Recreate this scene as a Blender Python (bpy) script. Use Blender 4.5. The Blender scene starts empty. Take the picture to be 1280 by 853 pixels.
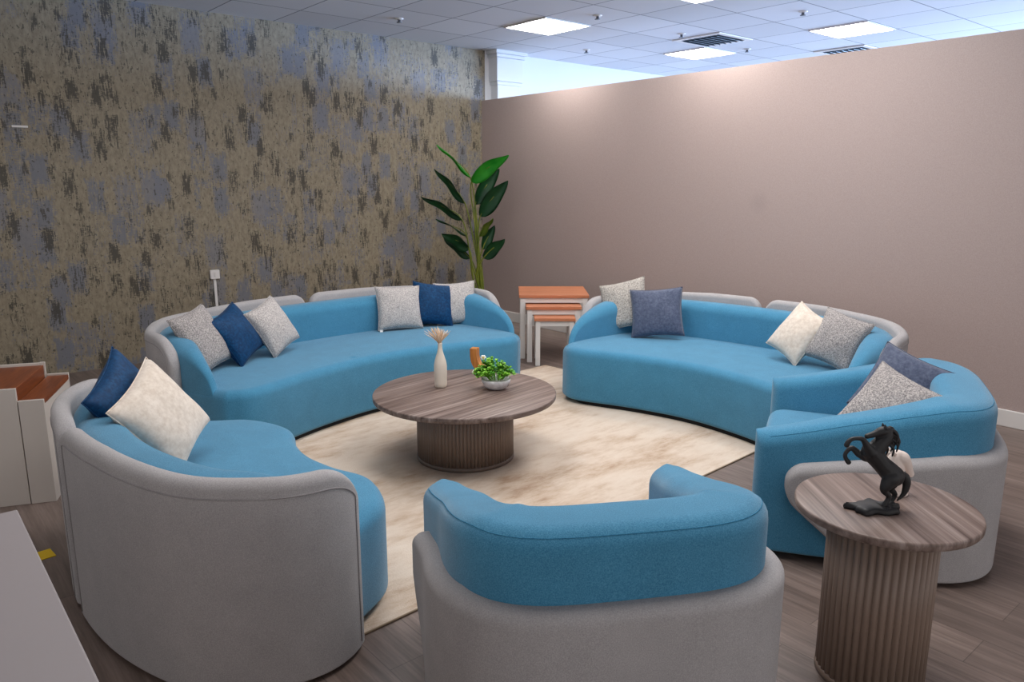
import bpy, bmesh, math, random
from mathutils import Vector, Matrix, geometry
random.seed(7)
C = bpy.context.scene.collection
PI = math.pi
# ------------------------------------------------------------------ camera
FPX, CX, CY, CAMH, HOR = 945.0, 640.0, 426.5, 1.6, 229.0
pitch = math.atan((CY-HOR)/FPX)
yaw = math.atan(1146/math.hypot(FPX, CY-HOR))
cam_d = bpy.data.cameras.new('camera'); cam = bpy.data.objects.new('camera', cam_d); C.objects.link(cam)
cam.location = (0, 0, CAMH); cam.rotation_euler = (PI/2-pitch, 0, yaw-PI/2)
cam_d.sensor_width = 36; cam_d.lens = FPX/1280*36; cam_d.clip_start = .02
bpy.context.scene.camera = cam
Fv = Vector((math.cos(yaw)*math.cos(pitch), math.sin(yaw)*math.cos(pitch), -math.sin(pitch)))
Rv = Vector((math.sin(yaw), -math.cos(yaw), 0)); Uv = Rv.cross(Fv)
def ray(x, y): return Fv + Rv*((x-CX)/FPX) - Uv*((y-CY)/FPX)
def at(x, y, z=0):
    d = ray(x, y); return Vector((0, 0, CAMH)) + d*((z-CAMH)/d.z)
# ------------------------------------------------------------------ helpers
def link(name, bm, mat, parent=None, smooth=True):
    me = bpy.data.meshes.new(name)
    bmesh.ops.recalc_face_normals(bm, faces=bm.faces)
    bm.to_mesh(me); bm.free()
    for p in me.polygons: p.use_smooth = smooth
    o = bpy.data.objects.new(name, me); C.objects.link(o)
    if mat: me.materials.append(mat)
    if parent: o.parent = parent
    return o
def tag(o, label=None, cat=None, group=None, kind=None):
    if label: o['label'] = label
    if cat: o['category'] = cat
    if group: o['group'] = group
    if kind: o['kind'] = kind
    return o
def empty(name, loc=(0, 0, 0), rz=0):
    o = bpy.data.objects.new(name, None); C.objects.link(o); o.location = loc
    o.rotation_euler = (0, 0, rz); o.empty_display_size = .1; return o
def box(bm, x0, x1, y0, y1, z0, z1, bev=0, M=None):
    r = bmesh.ops.create_cube(bm, size=1)
    vs = r['verts']
    bmesh.ops.transform(bm, matrix=Matrix.Translation(((x0+x1)/2, (y0+y1)/2, (z0+z1)/2)) @ Matrix.Diagonal((x1-x0, y1-y0, z1-z0, 1)), verts=vs)
    if bev:
        es = list({e for v in vs for e in v.link_edges})
        rr = bmesh.ops.bevel(bm, geom=es, offset=bev, segments=2, affect='EDGES', profile=.5)
        vs = list({v for f in rr['faces'] for v in f.verts} | {v for v in vs if v.is_valid})
    if M is not None: bmesh.ops.transform(bm, matrix=M, verts=vs)
def lathe(bm, prof, seg=48, M=None, fn=None):
    rings = []
    for r, z in prof:
        ring = []
        for i in range(seg):
            a = 2*PI*i/seg; rr = r if fn is None else fn(r, z, a)
            ring.append(bm.verts.new((rr*math.cos(a), rr*math.sin(a), z)))
        rings.append(ring)
    for a, b in zip(rings, rings[1:]):
        for i in range(seg):
            bm.faces.new((a[i], a[(i+1) % seg], b[(i+1) % seg], b[i]))
    bm.faces.new(rings[0]); bm.faces.new(rings[-1])
    if M is not None: bmesh.ops.transform(bm, matrix=M, verts=[v for r in rings for v in r])
def tube(bm, pts, rad, seg=8, closed=False):
    pts = [Vector(p) for p in pts]; n = len(pts); rings = []
    rads = rad if isinstance(rad, (list, tuple)) else [rad]*n
    up = Vector((0, 0, 1)); prev = None
    for i, p in enumerate(pts):
        t = (pts[(i+1) % n]-pts[i-1]) if closed else (pts[min(i+1, n-1)]-pts[max(i-1, 0)])
        t.normalize()
        if prev is None:
            a = t.cross(up)
            if a.length < .1: a = t.cross(Vector((1, 0, 0)))
        else:
            a = prev - t*prev.dot(t)
        a.normalize(); prev = a; b = t.cross(a)
        rings.append([bm.verts.new(p+(a*math.cos(2*PI*k/seg)+b*math.sin(2*PI*k/seg))*rads[i]) for k in range(seg)])
    prs = list(zip(rings, rings[1:]))+([(rings[-1], rings[0])] if closed else [])
    for a, b in prs:
        for k in range(seg): bm.faces.new((a[k], a[(k+1) % seg], b[(k+1) % seg], b[k]))
    if not closed: bm.faces.new(rings[0]); bm.faces.new(rings[-1])
def catmull(pts, per=14, closed=False):
    out = []; n = len(pts); P = [Vector(p) for p in pts]
    for i in range(n if closed else n-1):
        if closed: p0, p1, p2, p3 = P[i-1], P[i], P[(i+1) % n], P[(i+2) % n]
        else: p0, p1, p2, p3 = P[max(i-1, 0)], P[i], P[i+1], P[min(i+2, n-1)]
        for k in range(per):
            t = k/per
            out.append(.5*((2*p1)+(p2-p0)*t+(2*p0-5*p1+4*p2-p3)*t*t+(3*p1-p0-3*p2+p3)*t**3))
    if not closed: out.append(P[-1])
    return out
def arclen(pts):
    s = [0.]
    for a, b in zip(pts, pts[1:]): s.append(s[-1]+(b-a).length)
    return s
def sample(pts, ss):
    L = arclen(pts); out = []; j = 0
    for s in ss:
        s = min(max(s, 0), L[-1])
        while j < len(L)-2 and L[j+1] < s: j += 1
        t = (s-L[j])/max(L[j+1]-L[j], 1e-9); out.append(pts[j].lerp(pts[j+1], t))
    return out
def stations(s0, s1, n=70, dense=.25, m=16):
    """arc lengths from s0 to s1, close together near both ends"""
    L = s1-s0; dense = min(dense, L*.4)
    e = [dense*(1-math.cos(PI/2*k/m)) for k in range(m)]
    mid = [dense+(L-2*dense)*k/n for k in range(n+1)]
    return [s0+x for x in e+mid]+[s1-x for x in reversed(e)]
def normals(pts):
    out = []
    for i in range(len(pts)):
        d = pts[min(i+1, len(pts)-1)]-pts[max(i-1, 0)]; d.normalize(); out.append(Vector((-d.y, d.x)))
    return out
def offs(pts, d):
    return [p+n*d for p, n in zip(pts, normals(pts))]
def sweep(bm, pts, prof, end_r=.03, rt=.07, rb=.02, k=6, ends=(True, True)):
    """pts: plan path; prof(i, s, L) -> (u_in, u_out, z0, z1): a rounded slab follows the path"""
    s = arclen(pts); L = s[-1]; N = normals(pts); rings = []
    for i, p in enumerate(pts):
        ui, uo, z0, z1 = prof(i, s[i], L)
        d = min(s[i] if ends[0] else 9, L-s[i] if ends[1] else 9)
        f = 1. if d >= end_r else max(math.sqrt(max(1-(1-d/end_r)**2, 0)), .02)
        uc = (ui+uo)/2; hu = (uo-ui)/2*f
        r1 = min(rt, hu*.98, (z1-z0)*.45); r0 = min(rb, hu*.98, (z1-z0)*.45)
        cs = []
        for (cx_, cz, r, a0) in ((uc+hu-r0, z0+r0, r0, -PI/2), (uc+hu-r1, z1-r1, r1, 0), (uc-hu+r1, z1-r1, r1, PI/2), (uc-hu+r0, z0+r0, r0, PI)):
            for q in range(k+1):
                a = a0+PI/2*q/k; cs.append((cx_+r*math.cos(a), cz+r*math.sin(a)))
        rings.append([bm.verts.new((p.x+N[i].x*u, p.y+N[i].y*u, z)) for u, z in cs])
    m = len(rings[0])
    for a, b in zip(rings, rings[1:]):
        for q in range(m): bm.faces.new((a[q], a[(q+1) % m], b[(q+1) % m], b[q]))
    bm.faces.new(rings[0]); bm.faces.new(rings[-1])
def loft_plan(bm, poly, rows, crown=None):
    """closed plan polygon; rows of (inset, z) from bottom to top"""
    n = len(poly); rings = []
    N = []
    for i in range(n):
        d = poly[(i+1) % n]-poly[i-1]; d.normalize(); N.append(Vector((-d.y, d.x)))
    area = sum(poly[i-1].x*poly[i].y-poly[i].x*poly[i-1].y for i in range(n))
    sg = 1 if area > 0 else -1
    for ins, z in rows:
        rings.append([bm.verts.new((p.x+q.x*ins*sg, p.y+q.y*ins*sg, z)) for p, q in zip(poly, N)])
    for a, b in zip(rings, rings[1:]):
        for i in range(n): bm.faces.new((a[i], a[(i+1) % n], b[(i+1) % n], b[i]))
    bm.faces.new(rings[0])
    if crown is None: bm.faces.new(rings[-1]); return
    ring = [v.co.copy() for v in rings[-1]]; z = rows[-1][1]; m = len(ring)
    p2 = [Vector((c.x, c.y)) for c in ring]
    x0, x1 = min(p.x for p in p2), max(p.x for p in p2); y0, y1 = min(p.y for p in p2), max(p.y for p in p2)
    def inside(q):
        r = False
        for i in range(m):
            a, b = p2[i-1], p2[i]
            if (a.y > q.y) != (b.y > q.y) and q.x < (b.x-a.x)*(q.y-a.y)/(b.y-a.y)+a.x: r = not r
        return r
    ext = []
    nx, ny = int((x1-x0)/.05), int((y1-y0)/.05)
    for i in range(nx):
        for j in range(ny):
            q = Vector((x0+.05*(i+.5*(j % 2)+.3), y0+.05*(j+.5)))
            if inside(q) and min((q-p).length for p in p2) > .03: ext.append(q)
    vo, eo, fo = geometry.delaunay_2d_cdt(p2+ext, [], [list(range(m))], 1, 1e-5)[:3]
    nv = []
    for q in vo:
        d = min((q-p).length for p in p2); nv.append(bm.verts.new((q.x, q.y, z+crown*(1-math.exp(-d/.12)))))
    for f in fo: bm.faces.new([nv[i] for i in f])
    bmesh.ops.remove_doubles(bm, verts=list(rings[-1])+nv, dist=1e-4)
def rrect(x0, x1, y0, y1, r, k=8):
    out = []
    for cx_, cy_, a0 in ((x1-r, y0+r, -PI/2), (x1-r, y1-r, 0), (x0+r, y1-r, PI/2), (x0+r, y0+r, PI)):
        out += [Vector((cx_+r*math.cos(a0+PI/2*q/k), cy_+r*math.sin(a0+PI/2*q/k))) for q in range(k+1)]
    return out
def round_rows(z0, z1, rt, rb=.02, k=6):
    r = [(rb*(1-math.sin(PI/2*q/4)), z0+rb*(1-math.cos(PI/2*q/4))) for q in range(5)]
    r += [(rt*(1-math.cos(PI/2*q/k)), z1-rt+rt*math.sin(PI/2*q/k)) for q in range(k+1)]
    return r
# ------------------------------------------------------------------ materials
def lin(c):
    c = c/255
    return c/12.92 if c <= .04045 else ((c+.055)/1.055)**2.4
def rgb(r, g, b): return (lin(r), lin(g), lin(b), 1)
def new_mat(name, col, rough=.6, metal=0, spec=.5):
    m = bpy.data.materials.new(name); m.use_nodes = True
    b = m.node_tree.nodes['Principled BSDF']
    b.inputs['Base Color'].default_value = col; b.inputs['Roughness'].default_value = rough
    b.inputs['Metallic'].default_value = metal; b.inputs['Specular IOR Level'].default_value = spec
    return m, m.node_tree, b
def N_(nt, typ, **kw):
    n = nt.nodes.new(typ)
    for k, v in kw.items():
        if k in n.inputs: n.inputs[k].default_value = v
        else: setattr(n, k, v)
    return n
def coord(nt, scale=(1, 1, 1), rot=(0, 0, 0), loc=(0, 0, 0)):
    t = nt.nodes.new('ShaderNodeTexCoord'); m = nt.nodes.new('ShaderNodeMapping')
    m.inputs['Scale'].default_value = scale; m.inputs['Rotation'].default_value = rot; m.inputs['Location'].default_value = loc
    nt.links.new(t.outputs['Object'], m.inputs['Vector']); return m.outputs['Vector']
def noise(nt, vec, scale, detail=3, rough=.5):
    n = nt.nodes.new('ShaderNodeTexNoise'); n.inputs['Scale'].default_value = scale
    n.inputs['Detail'].default_value = detail; n.inputs['Roughness'].default_value = rough
    nt.links.new(vec, n.inputs['Vector']); return n.outputs['Fac']
def ramp(nt, fac, stops):
    r = nt.nodes.new('ShaderNodeValToRGB'); e = r.color_ramp.elements
    while len(e) < len(stops): e.new(.5)
    for x, (p, c) in zip(e, stops): x.position = p; x.color = c
    nt.links.new(fac, r.inputs['Fac']); return r.outputs['Color']
def mix(nt, fac, a, b, blend='MIX'):
    m = nt.nodes.new('ShaderNodeMix'); m.data_type = 'RGBA'; m.blend_type = blend
    for sock, v in ((m.inputs[0], fac), (m.inputs[6], a), (m.inputs[7], b)):
        if isinstance(v, (float, int)): sock.default_value = v
        elif isinstance(v, tuple): sock.default_value = v
        else: nt.links.new(v, sock)
    return m.outputs[2]
def mathn(nt, op, a, b=None):
    m = nt.nodes.new('ShaderNodeMath'); m.operation = op
    for s, v in ((m.inputs[0], a), (m.inputs[1], b)):
        if v is None: continue
        if isinstance(v, (float, int)): s.default_value = v
        else: nt.links.new(v, s)
    return m.outputs[0]
def bump(nt, b, h, strength=.3, dist=.002):
    n = nt.nodes.new('ShaderNodeBump'); n.inputs['Strength'].default_value = strength; n.inputs['Distance'].default_value = dist
    nt.links.new(h, n.inputs['Height']); nt.links.new(n.outputs['Normal'], b.inputs['Normal'])
def fabric(name, dark, mid, light, scale=260, blotch=.25, rough=.95, sheen=.25, bs=.35):
    m, nt, b = new_mat(name, mid, rough, 0, .2)
    v = coord(nt)
    n1 = noise(nt, v, scale, 2, .7)
    c1 = ramp(nt, n1, [(.32, dark), (.5, mid), (.68, light)])
    n2 = noise(nt, v, 9, 4, .6)
    c2 = ramp(nt, n2, [(.3, (.86, .86, .86, 1)), (.7, (1.1, 1.1, 1.1, 1))])
    c = mix(nt, blotch, c1, mix(nt, 1.0, c1, c2, 'MULTIPLY'))
    nt.links.new(c, b.inputs['Base Color'])
    b.inputs['Sheen Weight'].default_value = sheen; b.inputs['Sheen Roughness'].default_value = .5
    bump(nt, b, n1, bs, .002); return m
M = {}
M['blue'] = fabric('blue_weave', rgb(54, 118, 153), rgb(68, 135, 169), rgb(85, 150, 183), 300, .5, sheen=.3)
M['blue_seam'] = fabric('blue_seam', rgb(48, 110, 145), rgb(60, 126, 160), rgb(75, 140, 172), 240, .3, sheen=0)
M['grey'] = fabric('grey_weave', rgb(158, 154, 155), rgb(171, 167, 167), rgb(184, 180, 180), 300, .4, sheen=.1)
M['piping'] = fabric('grey_seam', rgb(142, 138, 138), rgb(154, 150, 150), rgb(164, 160, 160), 300, .3, sheen=0)
M['speckle'] = fabric('speckled_grey', rgb(112, 108, 109), rgb(160, 154, 152), rgb(204, 196, 190), 150, .4, sheen=.1, bs=.7)
M['speckle_light'] = fabric('speckled_light_grey', rgb(144, 138, 137), rgb(184, 178, 175), rgb(220, 213, 207), 150, .4, sheen=.1, bs=.7)
M['speckle_beige'] = fabric('speckled_beige_grey', rgb(126, 121, 116), rgb(178, 171, 163), rgb(212, 204, 194), 120, .4, sheen=.1, bs=.7)
M['velvet'] = fabric('navy_velvet', rgb(2, 46, 84), rgb(4, 57, 98), rgb(9, 70, 114), 60, .5, .6, .05, .1)
M['slate'] = fabric('slate_velvet', rgb(70, 78, 100), rgb(82, 90, 112), rgb(96, 104, 126), 60, .5, .7, .2, .1)
M['cream'] = fabric('cream_plush', rgb(214, 198, 182), rgb(224, 210, 195), rgb(234, 221, 207), 40, .4, .95, .4, .4)
M['white_tag'] = new_mat('white_tape', rgb(235, 235, 232), .7)[0]
M['black'] = new_mat('black_plinth', rgb(20, 20, 22), .8)[0]
def wood(name, cols, axis='x', scale=1., rough=.4, spec=.5):
    m, nt, b = new_mat(name, cols[1], rough, 0, spec)
    sc = {'x': (1.2, 16, 16), 'y': (16, 1.2, 16), 'z': (16, 16, 1.2)}[axis]
    v = coord(nt, tuple(q*scale for q in sc))
    n = noise(nt, v, 1.6, 8, .62); n2 = noise(nt, v, 7, 4, .6)
    f = mathn(nt, 'ADD', mathn(nt, 'MULTIPLY', n, .75), mathn(nt, 'MULTIPLY', n2, .25))
    nt.links.new(ramp(nt, f, [(.32, cols[0]), (.5, cols[1]), (.68, cols[2])]), b.inputs['Base Color'])
    bump(nt, b, n2, .08, .001); return m
def striped_wood(name):
    m, nt, b = new_mat(name, rgb(130, 112, 102), .42, 0, .35)
    v = coord(nt, (1.1, 34, 20)); n = noise(nt, v, 1.2, 3, .55); n2 = noise(nt, coord(nt, (2.2, 90, 40)), 1.4, 4, .6)
    f = mathn(nt, 'ADD', mathn(nt, 'MULTIPLY', n, .72), mathn(nt, 'MULTIPLY', n2, .28))
    nt.links.new(ramp(nt, f, [(.34, rgb(86, 69, 62)), (.46, rgb(116, 98, 90)), (.55, rgb(132, 114, 106)), (.66, rgb(156, 140, 132))]), b.inputs['Base Color'])
    return m
M['walnut_top'] = striped_wood('grey_walnut_top')
M['walnut_flute'] = wood('grey_walnut_fluting', [rgb(128, 108, 95), rgb(134, 114, 101), rgb(140, 120, 107)], 'z', 1., .45)
M['orange_wood'] = wood('orange_wood', [rgb(172, 102, 66), rgb(190, 119, 82), rgb(202, 132, 96)], 'x', 1., .45)
M['teak'] = wood('reddish_wood', [rgb(92, 44, 20), rgb(124, 64, 32), rgb(150, 84, 44)], 'y', 1., .4)
M['honey_wood'] = wood('honey_wood', [rgb(150, 88, 34), rgb(194, 124, 56), rgb(220, 158, 92)], 'z', 2., .4)
M['white_paint'] = new_mat('white_paint', rgb(222, 218, 214), .5)[0]
M['white_gloss'] = new_mat('white_lacquer', rgb(160, 152, 153), .5)[0]
M['cabinet_white'] = new_mat('cabinet_white', rgb(198, 189, 181), .55)[0]
M['plaster'] = new_mat('white_plaster', rgb(212, 214, 218), .8)[0]
M['ceramic'] = new_mat('cream_ceramic', rgb(228, 216, 200), .45)[0]
M['bowl'] = fabric('white_stone_bowl', rgb(206, 203, 204), rgb(222, 219, 219), rgb(234, 232, 232), 30, .3, .6, 0, .1)
M['pampas'] = new_mat('dried_pampas', rgb(236, 212, 186), .9)[0]
M['pampas_core'] = new_mat('dried_stem', rgb(206, 168, 128), .9)[0]
M['herb'] = new_mat('bright_herb_leaf', rgb(140, 200, 62), .55)[0]
M['herb2'] = new_mat('deep_herb_leaf', rgb(92, 164, 46), .55)[0]
M['petal'] = new_mat('white_petal', rgb(240, 236, 226), .7)[0]
M['pistil'] = new_mat('yellow_pistil', rgb(220, 186, 70), .7)[0]
def leafmat(name, a, b_):
    m, nt, b = new_mat(name, a, .38)
    v = coord(nt); n = noise(nt, v, 6, 4); nt.links.new(ramp(nt, n, [(.35, a), (.7, b_)]), b.inputs['Base Color'])
    return m
M['leaf_bright'] = leafmat('bright_leaf', rgb(28, 150, 40), rgb(70, 182, 56))
M['leaf_dark'] = leafmat('dark_leaf', rgb(14, 66, 36), rgb(34, 92, 48))
M['leaf_olive'] = leafmat('olive_leaf', rgb(84, 112, 30), rgb(112, 132, 44))
M['stem'] = leafmat('olive_stem', rgb(88, 104, 26), rgb(124, 130, 40))
M['pot'] = new_mat('grey_pot', rgb(70, 70, 70), .6)[0]
M['horse_black'] = new_mat('black_resin', rgb(26, 25, 27), .55)[0]
M['horse_white'] = new_mat('white_resin', rgb(232, 216, 206), .5)[0]
M['yellow'] = new_mat('yellow_tape', rgb(236, 196, 20), .6)[0]
M['plastic'] = new_mat('white_plastic', rgb(226, 222, 220), .4)[0]
M['metal'] = new_mat('grey_metal', rgb(120, 126, 134), .4, .6)[0]
M['vent_dark'] = new_mat('vent_dark', rgb(64, 72, 80), .7)[0]
# patterned wallpaper
def wallpaper():
    m, nt, b = new_mat('olive_wallpaper', rgb(110, 104, 80), .55, 0, .4)
    base = ramp(nt, noise(nt, coord(nt, (14, 14, 7)), 2.2, 5, .65), [(.3, rgb(118, 108, 91)), (.5, rgb(140, 129, 109)), (.72, rgb(156, 145, 124))])
    grain = noise(nt, coord(nt, (60, 60, 8)), 1.6, 4, .65)
    weave = noise(nt, coord(nt, (30, 30, 140)), 1.4, 2, .5)
    def blocks(scale, loc, thr, prob, gr, wv):
        v = nt.nodes.new('ShaderNodeTexVoronoi'); v.distance = 'CHEBYCHEV'; v.inputs['Scale'].default_value = 1; v.inputs['Randomness'].default_value = .85
        nt.links.new(coord(nt, scale, loc=loc), v.inputs['Vector'])
        sp = nt.nodes.new('ShaderNodeSeparateColor'); nt.links.new(v.outputs['Color'], sp.inputs[0])
        e = mathn(nt, 'SUBTRACT', thr, v.outputs['Distance'])
        e = mathn(nt, 'ADD', e, mathn(nt, 'MULTIPLY', mathn(nt, 'SUBTRACT', grain, .5), gr))
        e = mathn(nt, 'ADD', e, mathn(nt, 'MULTIPLY', mathn(nt, 'SUBTRACT', weave, .5), wv))
        k = ramp(nt, mathn(nt, 'ADD', e, .5), [(.47, (0, 0, 0, 1)), (.56, (1, 1, 1, 1))])
        return mathn(nt, 'MULTIPLY', k, mathn(nt, 'LESS_THAN', sp.outputs[0], prob))
    k1 = blocks((5.6, .01, 3.0), (3, 0, 1), .38, .6, .9, .6)
    c = mix(nt, mathn(nt, 'MULTIPLY', k1, .8), base, rgb(108, 112, 124))
    k1 = blocks((4.2, .01, 2.3), (7, 0, 4), .36, .5, 1.0, .6)
    c = mix(nt, mathn(nt, 'MULTIPLY', k1, .7), c, rgb(116, 118, 128))
    k2 = blocks((7.2, .01, 3.2), (9, 0, 7), .27, .7, 1.2, .5)
    c = mix(nt, mathn(nt, 'MULTIPLY', k2, .9), c, rgb(66, 62, 54))
    k2 = blocks((11, .01, 5.5), (2, 0, 3), .2, .42, 1.4, .5)
    c = mix(nt, mathn(nt, 'MULTIPLY', k2, .85), c, rgb(70, 66, 57))
    # small dark flecks
    p3 = noise(nt, coord(nt, (36, 36, 22), loc=(1, 0, 2)), 1.4, 3, .6)
    k3 = ramp(nt, p3, [(.62, (0, 0, 0, 1)), (.66, (1, 1, 1, 1))])
    c = mix(nt, mathn(nt, 'MULTIPLY', k3, .8), c, rgb(70, 66, 56))
    nt.links.new(c, b.inputs['Base Color']); bump(nt, b, grain, .15, .002); return m
M['wallpaper'] = wallpaper()
def partition_mat():
    m, nt, b = new_mat('taupe_partition', rgb(172, 155, 150), .42, 0, .4)
    w = noise(nt, coord(nt, (60, 60, 60)), 3, 3)
    c = ramp(nt, w, [(.3, rgb(166, 148, 143)), (.7, rgb(178, 161, 156))])
    # a faint round smudge on the board
    t = nt.nodes.new('ShaderNodeTexCoord'); d = nt.nodes.new('ShaderNodeVectorMath'); d.operation = 'DISTANCE'
    d.inputs[1].default_value = (5.665, 3.55, 1.44)
    nt.links.new(t.outputs['Object'], d.inputs[0])
    k = ramp(nt, d.outputs['Value'], [(.02, (1, 1, 1, 1)), (.11, (0, 0, 0, 1))])
    c = mix(nt, mathn(nt, 'MULTIPLY', k, .12), c, rgb(110, 98, 96))
    nt.links.new(c, b.inputs['Base Color'])
    bump(nt, b, noise(nt, coord(nt, (1, 1, 1)), 180, 2), .08, .002); return m
M['partition'] = partition_mat()
def floor_mat():
    m, nt, b = new_mat('grey_oak_planks', rgb(110, 98, 92), .38, 0, .4)
    t = nt.nodes.new('ShaderNodeTexCoord'); s = nt.nodes.new('ShaderNodeSeparateXYZ'); c = nt.nodes.new('ShaderNodeCombineXYZ')
    nt.links.new(t.outputs['Object'], s.inputs[0]); nt.links.new(s.outputs['Y'], c.inputs['X']); nt.links.new(s.outputs['X'], c.inputs['Y'])
    br = nt.nodes.new('ShaderNodeTexBrick'); nt.links.new(c.outputs[0], br.inputs['Vector'])
    br.inputs['Scale'].default_value = 1; br.inputs['Brick Width'].default_value = 1.22; br.inputs['Row Height'].default_value = .19
    br.inputs['Mortar Size'].default_value = .0015; br.inputs['Mortar Smooth'].default_value = .2; br.offset = .37
    br.inputs['Color1'].default_value = (.82, .82, .82, 1); br.inputs['Color2'].default_value = (1.1, 1.1, 1.1, 1); br.inputs['Mortar'].default_value = (.5, .5, .5, 1)
    g = noise(nt, coord(nt, (13, .9, 1)), 1.5, 8, .65); g2 = noise(nt, coord(nt, (60, 2.5, 1)), 1.5, 4, .6)
    f = mathn(nt, 'ADD', mathn(nt, 'MULTIPLY', g, .7), mathn(nt, 'MULTIPLY', g2, .3))
    col = ramp(nt, f, [(.34, rgb(98, 84, 77)), (.5, rgb(124, 108, 100)), (.66, rgb(148, 131, 122))])
    nt.links.new(mix(nt, 1.0, col, br.outputs['Color'], 'MULTIPLY'), b.inputs['Base Color'])
    bump(nt, b, g2, .06, .001); return m
M['floor'] = floor_mat()
def ceiling_mat():
    m, nt, b = new_mat('white_ceiling_tiles', rgb(214, 216, 220), .8)
    br = nt.nodes.new('ShaderNodeTexBrick')
    nt.links.new(coord(nt, (1, 1, 1), loc=(-5.01+.61*20, -5.47+.61*20, 0)), br.inputs['Vector'])
    br.inputs['Scale'].default_value = 1; br.inputs['Brick Width'].default_value = .61; br.inputs['Row Height'].default_value = .61
    br.offset = 0; br.inputs['Mortar Size'].default_value = .006; br.inputs['Mortar Smooth'].default_value = .1
    br.inputs['Color1'].default_value = rgb(206, 208, 212); br.inputs['Color2'].default_value = rgb(220, 222, 226); br.inputs['Mortar'].default_value = rgb(120, 124, 132)
    nt.links.new(br.outputs['Color'], b.inputs['Base Color']); return m
M['ceiling'] = ceiling_mat()
def rug_mat():
    m, nt, b = new_mat('cream_distressed_rug', rgb(214, 196, 172), .95, 0, .1)
    p = noise(nt, coord(nt, (.9, 1.6, 1)), 1.3, 6, .62)
    q = noise(nt, coord(nt, (1.6, 5, 1), rot=(0, 0, .25)), 2.0, 6, .72)
    f = mathn(nt, 'ADD', mathn(nt, 'MULTIPLY', p, .6), mathn(nt, 'MULTIPLY', q, .4))
    c = ramp(nt, f, [(.37, rgb(172, 145, 122)), (.445, rgb(198, 177, 157)), (.52, rgb(212, 195, 178)), (.66, rgb(220, 207, 192))])
    nt.links.new(c, b.inputs['Base Color']); bump(nt, b, noise(nt, coord(nt), 160, 2), .5, .004); return m
M['rug'] = rug_mat()
M['rug_edge'] = new_mat('rug_binding', rgb(158, 138, 114), .9)[0]
def emit(name, col, s):
    m = bpy.data.materials.new(name); m.use_nodes = True; nt = m.node_tree
    b = nt.nodes['Principled BSDF']; b.inputs['Base Color'].default_value = (.9, .9, .9, 1)
    b.inputs['Emission Color'].default_value = col; b.inputs['Emission Strength'].default_value = s; return m
M['panel'] = emit('light_diffuser', (1, .97, .92, 1), 24.0)
# ------------------------------------------------------------------ setting
XP, YL, HC, HP = 5.665, 7.275, 3.10, 2.542
def struct(name, bm, mat, smooth=False): return tag(link(name, bm, mat, None, smooth), kind='structure')
bm = bmesh.new(); box(bm, -7, 13, -6, YL+.2, -.1, 0); struct('floor', bm, M['floor'])
bm = bmesh.new(); box(bm, -7, 13, -6, YL+.2, HC, HC+.1); struct('ceiling', bm, M['ceiling'])
bm = bmesh.new(); box(bm, -7, XP+.05, YL, YL+.2, 0, HC); struct('wall_left', bm, M['wallpaper'])
bm = bmesh.new(); box(bm, XP+.05, 13, YL, YL+.2, 0, HC); struct('wall_back', bm, M['plaster'])
bm = bmesh.new(); box(bm, XP, XP+.1, -1.5, YL, 0, HP); struct('wall_right', bm, M['partition'])
bm = bmesh.new(); box(bm, XP-.016, XP, -1.5, YL, 0, .115, .005); struct('baseboard_right', bm, M['white_paint'])
# white pilaster beyond the partition, against the back wall
bm = bmesh.new()
px0, py0 = XP+.105, YL-.16
box(bm, px0+.03, px0+.37, py0+.03, YL, 0, 2.78, .006)
box(bm, px0+.015, px0+.385, py0+.015, YL, 2.72, 2.76, .006)
box(bm, px0, px0+.40, py0, YL, 2.76, 3.02, .006)
box(bm, px0-.02, px0+.42, py0-.02, YL, 3.02, 3.06, .008)
box(bm, px0-.035, px0+.435, py0-.035, YL, 3.06, HC, .004)
tag(link('pilaster', bm, M['plaster'], None, False), 'white square pilaster with a stepped capital in the far corner above the partition', 'pillar', kind='structure')
# ceiling fittings
def light_panel(x, y, label):
    t = empty('ceiling_light', (x+.305, y+.305, HC)); tag(t, label, 'ceiling light', 'square ceiling light panels')
    bm = bmesh.new()
    for a in ((-.3, .3, -.3, -.285), (-.3, .3, .285, .3), (-.3, -.285, -.285, .285), (.285, .3, -.285, .285)): box(bm, *a, -.012, 0)
    link('frame', bm, M['white_paint'], t, False)
    bm = bmesh.new(); box(bm, -.285, .285, -.285, .285, -.007, -.001); link('diffuser', bm, M['panel'], t, False)
light_panel(5.01, 5.47, 'glowing square ceiling panel on the room side of the partition')
light_panel(7.45, 5.47, 'glowing square ceiling panel just above the partition edge, below the dark vent')
light_panel(7.45, 3.64, 'glowing square ceiling panel at upper right, past the second vent')
light_panel(5.01, 3.64, 'square ceiling panel over the sofa along the partition, just out of frame')
def vent(x, y, label):
    t = empty('ceiling_vent', (x+.305, y+.305, HC)); tag(t, label, 'vent', 'ceiling air vents')
    bm = bmesh.new()
    for a in ((-.3, .3, -.3, -.24), (-.3, .3, .24, .3), (-.3, -.24, -.24, .24), (.24, .3, -.24, .24)): box(bm, *a, -.012, 0, .002)
    link('frame', bm, M['white_paint'], t, False)
    bm = bmesh.new(); box(bm, -.24, .24, -.24, .24, -.003, 0); link('backing', bm, M['vent_dark'], t, False)
    for k in range(7):
        bm = bmesh.new(); box(bm, -.235, .235, -.02, .02, -.0015, .0015, 0, Matrix.Translation((0, -.21+.07*k, -.014)) @ Matrix.Rotation(.6, 4, 'X'))
        link('slat', bm, M['metal'], t, False)
vent(6.84, 4.86, 'dark square air vent between the two middle ceiling panels')
vent(8.67, 4.25, 'square air vent half hidden by the partition edge at upper right')
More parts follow.
